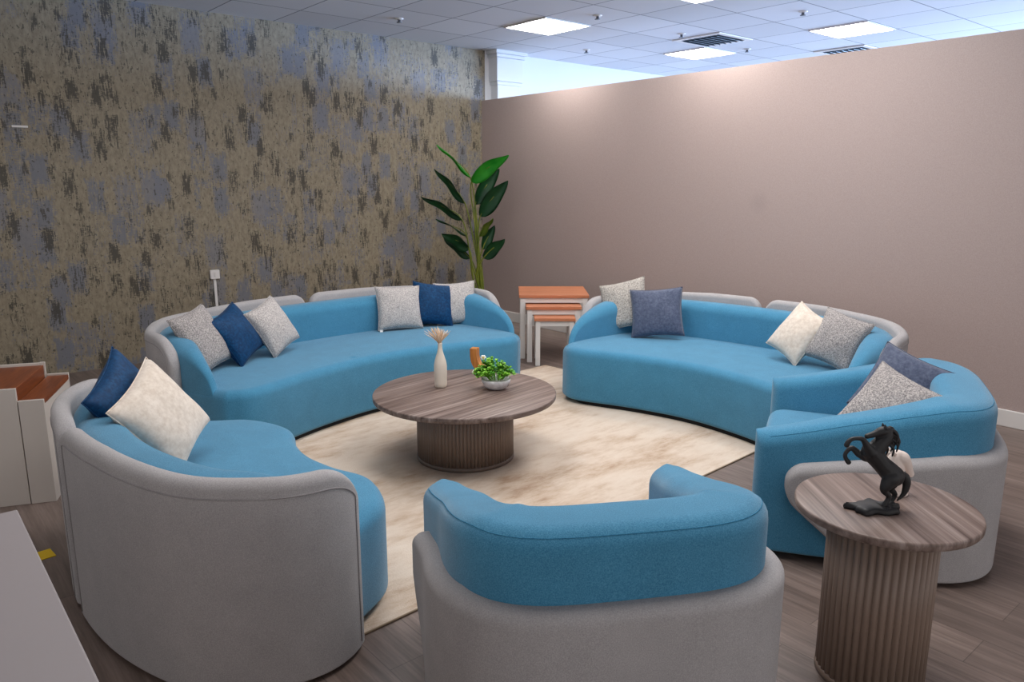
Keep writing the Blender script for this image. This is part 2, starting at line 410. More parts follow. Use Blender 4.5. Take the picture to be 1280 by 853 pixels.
spr = [(499, 23, 'nearest the patterned wall'), (747, 19, 'right of the nearest light panel'), (852, 42, 'just left of the dark vent'),
       (733, 62, 'above the pilaster corner'), (1004, 14, 'at the top edge of the frame'), (934, 61, 'just right of the panel at the partition edge')]
for x, y, w in spr:
    p = at(x, y, HC); t = empty('sprinkler_head', (p.x, p.y, HC)); tag(t, 'small round grey ceiling sprinkler head '+w, 'sprinkler', 'ceiling sprinkler heads')
    bm = bmesh.new(); lathe(bm, [(.04, 0), (.04, -.006), (.03, -.012)], 20); link('plate', bm, M['white_paint'], t)
    bm = bmesh.new(); lathe(bm, [(.014, -.011), (.012, -.03), (.026, -.033), (.026, -.038)], 16); link('head', bm, M['metal'], t)
# wall socket with its cable duct
t = empty('wall_socket', (2.44, YL, .755)); tag(t, 'white square wall socket with a slim cable duct on the patterned wall', 'socket')
bm = bmesh.new(); box(bm, -.043, .043, -.035, 0, -.043, .043, .006); link('plate', bm, M['plastic'], t, False)
bm = bmesh.new(); box(bm, -.01, .01, -.041, -.034, -.022, .022, .003); link('rocker', bm, M['white_paint'], t, False)
bm = bmesh.new(); box(bm, -.012, .012, -.014, 0, -.65, -.043, .002, Matrix.Rotation(-.0, 4, 'Y')); link('cable_duct', bm, M['plastic'], t, False)
p = Vector((1.02, YL, 2.04)); bm = bmesh.new(); box(bm, p.x-.055, p.x+.055, YL-.012, YL, p.z-.008, p.z+.008, .003)
tag(link('wall_hook_rail', bm, M['plastic'], None, False), 'tiny white horizontal clip high on the patterned wall at far left', 'wall clip')
# ------------------------------------------------------------------ rug
ang = .056
t = empty('area_rug', (2.72, 3.52, 0), ang); tag(t, 'large cream rug with faded brown patches under the coffee table', 'rug')
RW, RD = 3.62, 2.42
bm = bmesh.new(); box(bm, -RW/2, RW/2, -RD/2, RD/2, 0, .009, .003); link('pile', bm, M['rug'], t, False)
bm = bmesh.new(); tube(bm, [(-RW/2, -RD/2, .005), (0, -RD/2, .005), (RW/2, -RD/2, .005), (RW/2, 0, .005), (RW/2, RD/2, .005), (0, RD/2, .005), (-RW/2, RD/2, .005), (-RW/2, 0, .005)], .005, 6, True); link('binding', bm, M['rug_edge'], t)
# ------------------------------------------------------------------ curved sofas
ZF = .010   # everything on the rug sits on its pile
def bean_half(a, D, tip, c):
    h = [(0, 0), (.5*(a-.15-c), .30*tip), (a-.15-c, .95*tip), (a-.07-.5*c, tip-.25*c), (a-.07-.12*c, tip-.75*c), (a-.03, (tip-.75*c-.42*D)/2), (a, -.42*D-.01), (a-.03, -.58*D), (a-.15, -.77*D), (a-.34, -.885*D), (.5*(a-.3), -.97*D), (0, -D)]
    return h
def bean(a, D, tip, c):
    h = bean_half(a, D, tip, c)
    full = h+[(-x, y) for x, y in reversed(h[1:-1])]
    return catmull(full, 14, True), 14
def sofa(name, loc, rz, a, D, tip, c, s_end, s_far, label, H=.755, HB=.70, HA=.68):
    root = empty(name, loc, rz); tag(root, label, 'sofa', 'curved blue and grey sofas')
    pts, per = bean(a, D, tip, c)
    n = len(pts)
    outer = pts[50:259]          # from the right front corner round the back to the left front corner
    L = arclen(outer)[-1]
    # seat
    seat_plan = [pts[i] for i in range(0, n, 2)]
    bm = bmesh.new(); loft_plan(bm, [Vector((p.x*(1-.055/a), p.y if p.y > -.3 else -.3+(p.y+.3)*.88)) for p in seat_plan], round_rows(.035, .425, .06, .03), .012)
    link('seat', bm, M['blue'], root)
    bm = bmesh.new(); loft_plan(bm, [Vector((p.x*(1-.14/a), p.y*(1-.14/D)-.03)) for p in seat_plan], [(0, 0), (0, .05)]); link('plinth', bm, M['black'], root, False)
    # back and arms in one roll
    ss = stations(.0, L, 90, .3, 18); path = sample(outer, ss)
    Da = .62
    def prof(i, s, LL):
        d = min(s, LL-s)
        e = max(d-.07, 0); f = 1 if e >= Da else math.sqrt(max(1-(1-e/Da)**2, 0))
        w = min(d/.6, 1); w = w*w*(3-2*w)
        zt = min(1, d/(LL/2)*1.4)
        z1 = .40 + (HA+(HB-HA)*zt-.40)*f
        return (-(.095+.155*w), -.055, .04, z1)
    bm = bmesh.new(); sweep(bm, path, prof, .06, .075, .02); link('back_rest', bm, M['blue'], root)
    # two grey outer shells that meet behind
    gap = .018
    for sa, sb, side in ((s_end, L/2-gap, 0), (L/2+gap, L-s_far, 1)):
        ss = stations(sa, sb, 50, .22, 18); pth = sample(outer, ss)
        def prof2(i, s, LL, side=side):
            da, dc = (s, LL-s) if side == 0 else (LL-s, s)      # from the arm end, from the centre gap
            top = HA+.02+(H-HA-.02)*min(1, (da/(LL*.75)))
            ra, rc = .20, .10
            z1 = top
            if da < ra: z1 = top-ra+math.sqrt(max(ra*ra-(ra-da)**2, 0))
            if dc < rc: z1 = top-rc+math.sqrt(max(rc*rc-(rc-dc)**2, 0))
            return (-.065, .005, .015, z1)
        bm = bmesh.new(); sweep(bm, pth, prof2, .03, .035, .012)
        sh = link('back_shell', bm, M['grey'], root)
        # the stitched seam that follows the shell's edge
        LL = sb-sa; ins = .05; up = []
        q = sample(outer, [sa+ins+(LL-2*ins)*k/60 for k in range(61)])
        nn = normals(q)
        for k, (p, nr) in enumerate(zip(q, nn)):
            s = ins+(LL-2*ins)*k/60
            z = prof2(0, s, LL)[3]-.055
            up.append((p.x+nr.x*.0052, p.y+nr.y*.0052, z))
        p0 = up[0]; p1 = up[-1]
        pts_ = [(p0[0], p0[1], z) for z in (.04, .2, .4)]+up+[(p1[0], p1[1], z) for z in (.4, .2, .04)]
        pts_ = [p for i, p in enumerate(pts_) if i == 0 or (Vector(p)-Vector(pts_[i-1])).length > .004]
        bm = bmesh.new(); tube(bm, pts_, .0032, 6); link('seam', bm, M['piping'], sh)
    return root
sofa('curved_sofa', (2.63, 4.53, 0), math.radians(-175), 1.385, 1.02, .23, .17, .36, .36, 'long curved blue sofa with grey back along the patterned wall')
sofa('curved_sofa', (4.04, 2.98, 0), math.radians(95), 1.17, 1.05, .18, .17, .36, .36, 'curved blue sofa with grey back along the taupe partition')
sofa('curved_sofa', (1.375, 3.03, 0), math.radians(-91), .95, .95, .09, .36, .12, .50, 'curved blue sofa at left front seen from its grey rounded back')
# ------------------------------------------------------------------ tub armchairs
def armchair(loc, fwd, label, w, dp):
    rz = math.atan2(fwd[1], fwd[0])-PI/2
    root = empty('tub_armchair', (*loc, 0), rz); tag(root, label, 'armchair', 'blue and grey tub armchairs')
    pl = [Vector((w+.028, 0.)), Vector((w+.022, -.12)), Vector((w+.012, -.24))]
    for k in range(41):
        a = -PI*k/40; c, s = math.cos(a), math.sin(a); e = 2/3.8
        pl.append(Vector((w*abs(c)**e*(1 if c >= 0 else -1), -.36-(dp-.36)*abs(s)**e)))
    pl += [Vector((-w-.012, -.24)), Vector((-w-.022, -.12)), Vector((-w-.028, 0.))]
    pl = [p for i, p in enumerate(pl) if i == 0 or (p-pl[i-1]).length > 1e-4]
    pl = catmull(pl, 5); L = arclen(pl)[-1]
    ss = stations(0, L, 90, .12, 12); path = sample(pl, ss)
    def prof(i, s, LL):
        d = min(s, LL-s); f = min(1, d/.75); f = f*f*(3-2*f)*.35+f*.65
        t = .155+.07*min(1, d/.7)
        return (-t, 0, .03, .555+.185*f)
    bm = bmesh.new(); sweep(bm, path, prof, .05, .065, .02); roll_name = link('arm_and_back_roll', bm, M['blue'], root).name
    # seam on the roll's outer edge
    up = []
    q = sample(pl, [.06+(L-.12)*k/80 for k in range(81)]); nn = normals(q)
    for k, (p, nr) in enumerate(zip(q, nn)):
        s = .06+(L-.12)*k/80; z = prof(0, s, L)[3]
        up.append((p.x-nr.x*.019, p.y-nr.y*.019, z-.019))
    up = [p for i, p in enumerate(up) if i == 0 or (Vector(p)-Vector(up[i-1])).length > .004]
    bm = bmesh.new(); tube(bm, up, .0014, 6); link('roll_seam', bm, M['blue_seam'], bpy.data.objects[roll_name])
    # shell
    s0 = .13; ss = stations(s0, L-s0, 90, .3, 16); pth = sample(pl, ss)
    def prof2(i, s, LL):
        d = min(s, LL-s); z1 = .44+.105*min(1, d/.6); r = .07
        if d < r: z1 = z1-r+math.sqrt(max(r*r-(r-d)**2, 0))
        z0 = .30-.86*d
        if z0 < .1: z0 = .1*math.exp((z0-.1)/.1)
        if d < .05: z0 = z0+.05-math.sqrt(max(.0025-(.05-d)**2, 0))
        return (-.04, .055, max(z0, .015), z1)
    bm = bmesh.new(); sweep(bm, pth, prof2, .035, .04, .02); link('outer_shell', bm, M['grey'], root)
    sp = rrect(-.37, .37, -.8, .0, .09)
    bm = bmesh.new(); loft_plan(bm, sp, round_rows(.03, .425, .05, .02), .01); link('seat', bm, M['blue'], root)
    bm = bmesh.new(); loft_plan(bm, rrect(-.44, .44, -.8, -.05, .1), [(0, 0), (0, .04)]); link('plinth', bm, M['black'], root, False)
    return root
armchair((3.260, 1.930), (-.456, .89), 'blue and grey tub armchair at right with two cushions on it', .53, .93)
armchair((1.831, 1.909), (.50, .866), 'empty blue and grey tub armchair in front, seen from behind', .475, .875)
# ------------------------------------------------------------------ cushions
def cushion(mat, px, py, w, h, face, lean, roll, label, group, zs=.435, T=.075, tagc=False, seed=0):
    n = 26; bm = bmesh.new(); rnd = random.Random(seed); f1, f2, f3 = (rnd.uniform(0, 6) for _ in range(3))
    grid = {}
    for side in (1, -1):
        for i in range(n+1):
            for j in range(n+1):
                u = 2*i/n-1; v = 2*j/n-1
                u = math.copysign(abs(u)**.85, u); v = math.copysign(abs(v)**.85, v)
                edge = i in (0, n) or j in (0, n)
                if edge and (0, i, j) in grid: grid[(side, i, j)] = grid[(0, i, j)]; continue
                x = u*w/2*(1-.085*(1-v*v)); z = v*h/2*(1-.085*(1-u*u))
                th = T*((1-u*u)*(1-v*v))**.42
                th *= 1+.05*math.sin(5*u+f1)*math.sin(4*v+f2)+.03*math.sin(9*u*v+f3)
                vt = bm.verts.new((x, side*th+.006*math.sin(2.3*u+f1)*edge, z)); grid[(side, i, j)] = vt
                if edge: grid[(0, i, j)] = vt
    for side in (1, -1):
        for i in range(n):
            for j in range(n):
                bm.faces.new([grid[(side, a, b)] for a, b in ((i, j), (i+1, j), (i+1, j+1), (i, j+1))])
    R = Matrix.Rotation(math.radians(face-90), 4, 'Z') @ Matrix.Rotation(math.radians(lean), 4, 'X') @ Matrix.Rotation(math.radians(roll), 4, 'Y')
    zmin = min((R @ v.co).z for v in bm.verts)
    zc = zs-zmin-.004; p = at(px, py, zc)
    root = empty('cushion', (p.x, p.y, zc)); root.rotation_euler = R.to_euler()
    tag(root, label, 'cushion', group)
    cv = link('cover', bm, mat, root)
    bm = bmesh.new()
    loop = [(0, j) for j in range(n)]+[(i, n) for i in range(n)]+[(n, n-j) for j in range(n)]+[(n-i, 0) for i in range(n)]
    def ec(i, j):
        u = 2*i/n-1; v = 2*j/n-1
        u = math.copysign(abs(u)**.85, u); v = math.copysign(abs(v)**.85, v)
        return (u*w/2*(1-.085*(1-v*v)), .006*math.sin(2.3*u+f1), v*h/2*(1-.085*(1-u*u)))
    tube(bm, [ec(i, j) for i, j in loop], .0028, 5, True); link('edge_seam', bm, mat, root)
    if tagc:
        bm = bmesh.new(); box(bm, -.012, .012, -.001, .001, -.03, .004)
        tg = link('care_tag', bm, M['white_tag'], root, False); tg.location = (tagc*w*.44, .004, -h*.47); tg['label'] = 'small white cloth tag'
    return root
# facing: world azimuth of the cushion's front
G1 = 'cushions at the left end of the long sofa'; G2 = 'cushions at the right end of the long sofa'
cushion(M['speckle'], 253, 424, .32, .40, -64, 26, 12, 'speckled mid-grey cushion at the far left end of the long sofa', G1, seed=1)
cushion(M['velvet'], 296, 418, .34, .36, -58, 28, 17, 'navy velvet cushion between two grey ones at left of the long sofa', G1, seed=2)
cushion(M['speckle_light'], 341, 408, .33, .36, -64, 26, 17, 'pale grey speckled cushion right of the navy one on the long sofa', G1, seed=3)
cushion(M['speckle_light'], 570, 379, .36, .36, -112, 16, 2, 'pale grey speckled cushion behind, nearest the right end of the long sofa', G2, seed=6)
cushion(M['velvet'], 541, 380, .35, .36, -112, 22, -8, 'navy velvet cushion half hidden between two grey ones at right of the long sofa', G2, seed=5)
cushion(M['speckle_light'], 499, 385, .38, .36, -103, 18, -2, 'square grey cushion with white tag in front of the navy one on the long sofa', G2, tagc=1, seed=4)
G3 = 'cushions on the sofa along the partition'
cushion(M['speckle_beige'], 780, 381, .38, .39, -160, 20, 16, 'beige-grey cushion behind the slate blue one at left of the partition sofa', G3, seed=7)
cushion(M['slate'], 821, 391, .40, .38, -146, 20, 6, 'slate blue square cushion at left of the sofa along the partition', G3, seed=8)
cushion(M['speckle'], 1047, 425, .32, .35, 188, 24, -16, 'speckled grey cushion at the right end of the partition sofa', G3, tagc=-1, seed=9)
cushion(M['cream'], 998, 417, .30, .36, 176, 28, -24, 'cream cushion leaning by the grey one on the partition sofa', G3, seed=10)
G4 = 'cushions in the right armchair'
cushion(M['slate'], 1126, 487, .35, .36, 190, 26, -20, 'slate blue cushion behind the grey one in the right armchair', G4, seed=11)
cushion(M['speckle'], 1113, 519, .36, .38, 190, 36, -24, 'speckled grey cushion in front of the slate one in the right armchair', G4, seed=12)
G5 = 'cushions on the left front sofa'
cushion(M['velvet'], 165, 510, .39, .41, -42, 24, 24, 'navy velvet cushion behind the cream one on the left front sofa', G5, seed=13)
cushion(M['cream'], 203, 521, .385, .39, -52, 28, 24, 'large cream plush cushion in front of the navy one on the left front sofa', G5, seed=14)
# ------------------------------------------------------------------ round tables
def flute_fn(n, amp):
    def f(r, z, a): return r-amp*(1-abs(math.sin(a*n/2))**.7)
    return f
def azpx(a, b, z):
    d = at(*b, z)-at(*a, z); return math.atan2(d.y, d.x)
def round_table(name, loc, R, r, H, th, n, label, rz=0):
    t = empty(name, (*loc, ZF if name == 'coffee_table' else 0), rz); tag(t, label, 'table')
    H -= t.location.z
    bm = bmesh.new(); b = .008
    lathe(bm, [(R-.2, H-th), (R-.012, H-th), (R-.004, H-th+.002), (R-.001, H-th+.006), (R, H-.006), (R-.0015, H-.002), (R-.006, H), (R-.2, H)], 96)
    link('tabletop', bm, M['walnut_top'], t)
    bm = bmesh.new(); lathe(bm, [(r, .02), (r, H-th)], n*12, fn=flute_fn(n, .009)); link('fluted_pedestal', bm, M['walnut_flute'], t)
    bm = bmesh.new(); lathe(bm, [(r+.002, 0), (r+.002, .022), (r-.006, .024)], 96); link('foot_ring', bm, M['walnut_flute'], t)
    return t
round_table('coffee_table', (2.545, 3.45), .535, .285, .405, .032, 84, 'low round brown wood coffee table with fluted drum base on the rug', azpx((500, 492), (600, 466), .405))
round_table('side_table', (2.357, .952), .273, .166, .60, .028, 44, 'tall round brown side table with fluted base beside the right armchair', azpx((1050, 600), (1110, 652), .6))
# ------------------------------------------------------------------ things on the coffee table
ZT = .405
p = at(551, 484, ZT); t = empty('bottle_vase', (p.x, p.y, ZT)); tag(t, 'slim cream bottle vase on the coffee table', 'vase')
bm = bmesh.new()
pr = [(.030, 0), (.035, .004), (.037, .02), (.0385, .10), (.038, .135), (.034, .16), (.025, .19), (.017, .215), (.0135, .235), (.0125, .262), (.0145, .268), (.0115, .270), (.0105, .25)]
lathe(bm, pr, 40); link('body', bm, M['ceramic'], t)
g = empty('dried_grass', (p.x, p.y, ZT+.255)); tag(g, 'tuft of pale dried pampas grass in the cream vase', 'dried grass')
for k in range(70):
    bm = bmesh.new(); a = random.uniform(0, 2*PI); sp = random.uniform(.12, 1.) ** .7
    side = Vector((math.cos(a), math.sin(a), 0))*.085*sp - Rv*.018
    hgt = .045+.075*(1-sp*.55)*random.uniform(.8, 1.15)
    pts = [Vector((0, 0, -.02))+side*0+Vector((math.cos(a), math.sin(a), 0))*.004, Vector((0, 0, .02))+side*.15, Vector((0, 0, hgt*.6))+side*.5, Vector((0, 0, hgt))+side]
    tube(bm, catmull(pts, 4), [.0012]*4+[.0016]*5+[.0024, .002, .0012, .0004][:4], 5)
    link('plume', bm, M['pampas'] if k % 5 else M['pampas_core'], g)
p = at(620, 486, ZT); t = empty('planter_bowl', (p.x, p.y, ZT)); tag(t, 'small white round bowl holding a green plant on the coffee table', 'bowl')
bm = bmesh.new(); lathe(bm, [(.035, 0), (.05, .004), (.07, .02), (.084, .042), (.088, .062), (.085, .064), (.078, .05), (.04, .05)], 48); link('body', bm, M['bowl'], t)
g = empty('green_plant', (p.x, p.y, ZT+.05)); tag(g, 'bushy bright green artificial herb in the white bowl', 'plant')
for k in range(90):
    a = random.uniform(0, 2*PI); e = random.random()**.55
    tip = Vector((math.cos(a)*.125*e, math.sin(a)*.125*e, .135*(1-.72*e*e)*random.uniform(.72, 1.12)))
    tip -= Rv*.012
    base = Vector((math.cos(a)*.04*e, math.sin(a)*.04*e, .005))
    bm = bmesh.new(); mid = base.lerp(tip, .5)+Vector((0, 0, .025)); cur = catmull([base, mid, tip], 5)
    tube(bm, cur, .001, 4)
    for q in range(3, len(cur)):
        for _ in range(4):
            b = random.uniform(0, 2*PI); d = Vector((math.cos(b), math.sin(b), random.uniform(-.1, 1.2))).normalized(); ln = random.uniform(.010, .017)
            sd = d.cross(Vector((0, 0, 1))).normalized()*ln*.42; o = cur[q]; nrm = sd.cross(d).normalized()*ln*.14
            vs = [bm.verts.new(o+x) for x in (d*0, d*ln*.4+sd+nrm, d*ln*.75+sd*.8+nrm, d*ln, d*ln*.75-sd*.8+nrm, d*ln*.4-sd+nrm)]
            bm.faces.new(vs)
    link('sprig', bm, M['herb'] if k % 3 else M['herb2'], g)
for dx, dz, dd in ((-.125, .05, .0), (-.075, .135, .02)):
    bm = bmesh.new(); o = Rv*dx+Vector((Fv.x, Fv.y, 0))*dd+Vector((0, 0, dz))
    for q in range(6):
        a = q*PI/3
        bmesh.ops.create_icosphere(bm, subdivisions=2, radius=.009, matrix=Matrix.Translation(o+Rv*.009*math.cos(a)+Vector((0, 0, .009*math.sin(a)))) @ Matrix.Diagonal((1, 1, .7, 1)))
    f = link('flower', bm, M['petal'], g); f['label'] = 'small white flower'
    bm = bmesh.new(); bmesh.ops.create_icosphere(bm, subdivisions=2, radius=.006, matrix=Matrix.Translation(o-Vector((Fv.x, Fv.y, 0))*.006)); link('pistil', bm, M['pistil'], f)
# curved block of honey wood behind the bowl
p = at(600, 467, ZT); bm = bmesh.new()
sec = catmull([(-.035, .155), (-.034, .10), (-.020, .055), (.012, .022), (.06, .012)], 6)
nn = normals(sec); prof_o = [q+m*.022 for q, m in zip(sec, nn)]; prof_i = [q-m*.022 for q, m in zip(sec, nn)]
ring = prof_o+list(reversed(prof_i))
zl = min(q.y for q in ring)
front = [bm.verts.new((q.x, -.028, q.y-zl)) for q in ring]; back = [bm.verts.new((q.x, .028, q.y-zl)) for q in ring]
bm.faces.new(front); bm.faces.new(list(reversed(back)))
for i in range(len(ring)): bm.faces.new((front[i], front[(i+1) % len(ring)], back[(i+1) % len(ring)], back[i]))
bmesh.ops.bevel(bm, geom=[e for e in bm.edges if e.is_valid and len(e.link_faces) == 2 and e.calc_face_angle(0) > 1.0], offset=.002, segments=2, affect='EDGES')
o = link('wooden_ornament', bm, M['honey_wood'], None, False); o.location = (p.x, p.y, ZT); o.rotation_euler = (0, 0, math.atan2(Rv.y, Rv.x)-.3)
tag(o, 'curved honey coloured wooden ornament behind the green plant on the coffee table', 'ornament')
# ------------------------------------------------------------------ horses on the side table
def remeshed(name, chains, mat, parent, vox=.0022, it=5):
    """limbs of (point, radius) joints, fused into one continuous surface"""
    bm = bmesh.new()
    for ch in chains:
        if len(ch) > 1:
            c4 = catmull([Vector((*p, r)) for p, r in ch], 5)
            tube(bm, [Vector(c[:3]) for c in c4], [max(c[3], .0012) for c in c4], 14)
        for p, r in (ch[0], ch[-1]): bmesh.ops.create_icosphere(bm, subdivisions=3, radius=r, matrix=Matrix.Translation(p))
    bmesh.ops.recalc_face_normals(bm, faces=bm.faces)
    me = bpy.data.meshes.new(name); bm.to_mesh(me); bm.free()
    ob = bpy.data.objects.new('statue_form', me); C.objects.link(ob)
    rm = ob.modifiers.new('r', 'REMESH'); rm.mode = 'VOXEL'; rm.voxel_size = vox
    sm = ob.modifiers.new('s', 'SMOOTH'); sm.iterations = it; sm.factor = .5
    dg = bpy.context.evaluated_depsgraph_get(); m2 = bpy.data.meshes.new_from_object(ob.evaluated_get(dg))
    bpy.data.objects.remove(ob)
    m2.materials.clear(); m2.materials.append(mat); m2.name = name
    for p_ in m2.polygons: p_.use_smooth = True
    o = bpy.data.objects.new(name, m2); C.objects.link(o); o.parent = parent; return o
ZS = .60
K = .000625*.94
def hp(x, y, d=0): return Vector(((x-400)*K, d, (598-y)*K))       # side-on drawing plane of the statue
p = at(1099, 638, ZS)
root = empty('horse_statuette', (p.x, p.y, ZS), math.atan2(Rv.y, Rv.x)); tag(root, 'black rearing horse statuette on the side table', 'statuette')
def hc(*items): return [(hp(x, y, d), r*K) for x, y, d, r in items]
horse = [hc((455, 405, 0, 56), (425, 375, 0, 52), (378, 330, 0, 47), (340, 285, 0, 52), (322, 268, 0, 46)),
         hc((340, 275, 0, 48), (368, 230, 0, 42), (398, 190, 0, 33), (402, 160, 0, 25)),
         hc((400, 158, 0, 24), (372, 160, 0, 27), (340, 172, 0, 19), (312, 181, 0, 15), (296, 186, 0, 14)),
         hc((318, 268, -.014, 30), (288, 232, -.018, 20), (260, 192, -.020, 14), (230, 186, -.020, 11), (202, 190, -.020, 11), (186, 204, -.020, 13), (178, 222, -.020, 14)),
         hc((312, 304, .014, 30), (276, 292, .018, 20), (238, 262, .020, 14), (214, 282, .020, 11), (206, 304, .020, 11), (214, 324, .020, 12), (228, 342, .020, 14)),
         hc((430, 408, -.016, 44), (406, 444, -.020, 32), (398, 472, -.020, 21), (424, 502, -.020, 14), (420, 528, -.020, 13), (406, 556, -.020, 15)),
         hc((472, 424, .014, 42), (470, 462, .018, 29), (466, 490, .020, 19), (492, 522, .020, 14), (484, 548, .020, 13), (466, 572, .020, 15))]
body = remeshed('body', horse, M['horse_black'], root)
bm = bmesh.new()
tube(bm, catmull([hp(488, 388), hp(518, 410), hp(530, 455), hp(520, 505), hp(488, 545)], 5), [v*K for v in (12, 14, 16, 18, 20, 21, 22, 22, 22, 21, 20, 19, 18, 17, 15, 13, 11, 9, 7, 5, 3)], 10)
link('tail', bm, M['horse_black'], root)
bm = bmesh.new()
for k in range(9):
    f = k/8; b = hp(408+18*math.sin(f*PI)+12*f-34*f*f, 152+95*f)
    tube(bm, catmull([b+Vector((0, 0, .006)), b+Vector((.012, .006*(-1)**k, .002)), b+Vector((.020, .010*(-1)**k, -.014)), b+Vector((.016, .012*(-1)**k, -.032))], 4), [.007*(1-.06*q) for q in range(13)], 7)
link('mane', bm, M['horse_black'], root)
bm = bmesh.new()
for d in (-.008, .008): tube(bm, [hp(384, 150, d), hp(380, 132, d), hp(377, 118, d)], [.006, .0045, .001], 7)
link('ear', bm, M['horse_black'], root)
bm = bmesh.new()
ol = [(.075+.012*math.sin(5*a)+.008*math.sin(9*a+1), a) for a in [2*PI*k/36 for k in range(36)]]
loft_plan(bm, [Vector((r*1.0*math.cos(a)-.018, r*.62*math.sin(a))) for r, a in ol], [(.004, 0), (0, .006), (.004, .016), (.010, .02)], .002)
for q in range(7): bmesh.ops.create_icosphere(bm, subdivisions=2, radius=.012, matrix=Matrix.Translation((random.uniform(-.0, .045), random.uniform(-.025, .025), .018)) @ Matrix.Diagonal((1.3, 1, .7, 1)))
link('rock_base', bm, M['horse_black'], root)
# white horse head behind it
p2 = at(1121, 617, ZS); root = empty('horse_head_bust', (p2.x, p2.y, ZS), math.atan2(Rv.y, Rv.x)); tag(root, 'small white horse head bust half hidden behind the black horse', 'statuette')
kk = K*1.2
def wp(x, y, d=0): return Vector(((x-500)*kk, d, (470-y)*kk))
def wc(*items): return [(wp(x, y, d), r*kk) for x, y, d, r in items]
remeshed('neck_and_head', [wc((500, 460, 0, 34), (492, 400, 0, 37), (474, 340, 0, 42), (470, 300, 0, 34), (484, 284, 0, 28)),
                           wc((482, 288, 0, 28), (506, 298, 0, 34), (530, 326, 0, 25), (544, 352, 0, 18), (554, 374, 0, 16))], M['horse_white'], root)
bm = bmesh.new()
for d in (-.01, .01): tube(bm, [wp(462, 275, d), wp(452, 262, d), wp(446, 246, d*1.3)], [.008, .006, .001], 7)
link('ear', bm, M['horse_white'], root)
bm = bmesh.new()
for k in range(7):
    b = wp(452-3*k*(1 if k < 4 else .4), 276+22*k); tube(bm, catmull([b+Vector((.008, 0, .006)), b+Vector((-.006, .006*(-1)**k, 0)), b+Vector((-.010, .008*(-1)**k, -.018))], 4), [.007*(1-.08*q) for q in range(9)], 6)
link('mane', bm, M['horse_white'], root)
bm = bmesh.new(); lathe(bm, [(.032, 0), (.034, .004), (.03, .012), (.022, .018)], 28); link('base', bm, M['horse_white'], root)
# ------------------------------------------------------------------ nest of three white tables
def nest_table(corner, L_, D_, H, lw, label):
    t = empty('nesting_table', (corner[0], corner[1], 0), math.atan2(Rv.y, Rv.x)); tag(t, label, 'table', 'nest of three white tables')
    bm = bmesh.new(); box(bm, 0, L_, 0, D_, H-.028, H, .003); link('tabletop', bm, M['orange_wood'], t, False)
    bm = bmesh.new()
    i = .012; a = .046
    box(bm, i+lw, L_-i-lw, i+.006, i+.024, H-.028-a, H-.028); box(bm, i+.006, i+.024, i+lw, D_-i-lw, H-.028-a, H-.028)
    box(bm, L_-i-.024, L_-i-.006, i+lw, D_-i-lw, H-.028-a, H-.028)
    link('apron', bm, M['white_paint'], t, False)
    for x in (i, L_-i-lw):
        for y in (i, D_-i-lw):
            bm = bmesh.new(); box(bm, x, x+lw, y, y+lw, 0, H-.028, .003); link('leg', bm, M['white_paint'], t, False)
nest_table((4.452, 5.185), .64, .60, .60, .046, 'tallest white nesting table with orange wood top between the two sofas')
nv = Vector((Fv.x, Fv.y)).normalized()
nest_table((4.405, 5.035), .50, .42, .515, .046, 'middle white nesting table with orange wood top, under the tallest one')
nest_table((4.372, 4.885), .365, .36, .435, .042, 'smallest white nesting table with orange wood top, frontmost of the three')
# ------------------------------------------------------------------ white box tables at left
u = Vector((.927, -.375)); az = math.atan2(u.y, u.x)
t = empty('box_table', (.445, 4.33, 0), az); tag(t, 'taller white box table with reddish wood top at left edge', 'box table', 'white box tables at the left edge')
bm = bmesh.new(); box(bm, -.62, 0, 0, .018, 0, .607, .002); box(bm, -.62, -.602, .018, .54, 0, .55); box(bm, -.62, -.02, .525, .543, 0, .62, .002); box(bm, -.02, .0, .018, .543, 0, .53); link('body', bm, M['cabinet_white'], t, False)
bm = bmesh.new(); box(bm, -.602, .0, .018, .525, .53, .607, .003); link('wood_top', bm, M['teak'], t, False)
bm = bmesh.new(); box(bm, -.02, .006, .525, .546, .40, .622, .002); link('end_trim', bm, M['cabinet_white'], t, False)
t = empty('box_table', (.449, 4.328, 0), az); tag(t, 'lower white box table with reddish wood top beside the taller one', 'box table', 'white box tables at the left edge')
bm = bmesh.new(); box(bm, .0, .112, -.002, .016, 0, .543, .002); box(bm, .094, .112, .016, .54, 0, .52); box(bm, .006, .112, .525, .543, 0, .553, .002); link('body', bm, M['cabinet_white'], t, False)
bm = bmesh.new(); box(bm, .008, .112, .016, .525, .515, .543, .002); link('wood_top', bm, M['teak'], t, False)
# pale counter in the foreground corner
t = empty('display_counter', (0, 0, 0)); tag(t, 'pale lilac-grey counter top in the bottom left corner', 'counter')
bm = bmesh.new(); box(bm, -1.0, .203, .75, 2.285, .715, .75, .004); link('counter_top', bm, M['white_gloss'], t, False)
bm = bmesh.new(); box(bm, -.97, .185, .78, 2.26, 0.0, .715, .004); link('body', bm, M['cabinet_white'], t, False)
q = at(57, 694, 0); bm = bmesh.new(); box(bm, -.05, .05, -.045, .045, 0, .003, 0); o = link('floor_tape', bm, M['yellow'], None, False); o.location = (q.x-.02, q.y, 0); o.rotation_euler = (0, 0, .1)
tag(o, 'small piece of yellow tape on the floor beside the pale counter', 'tape')
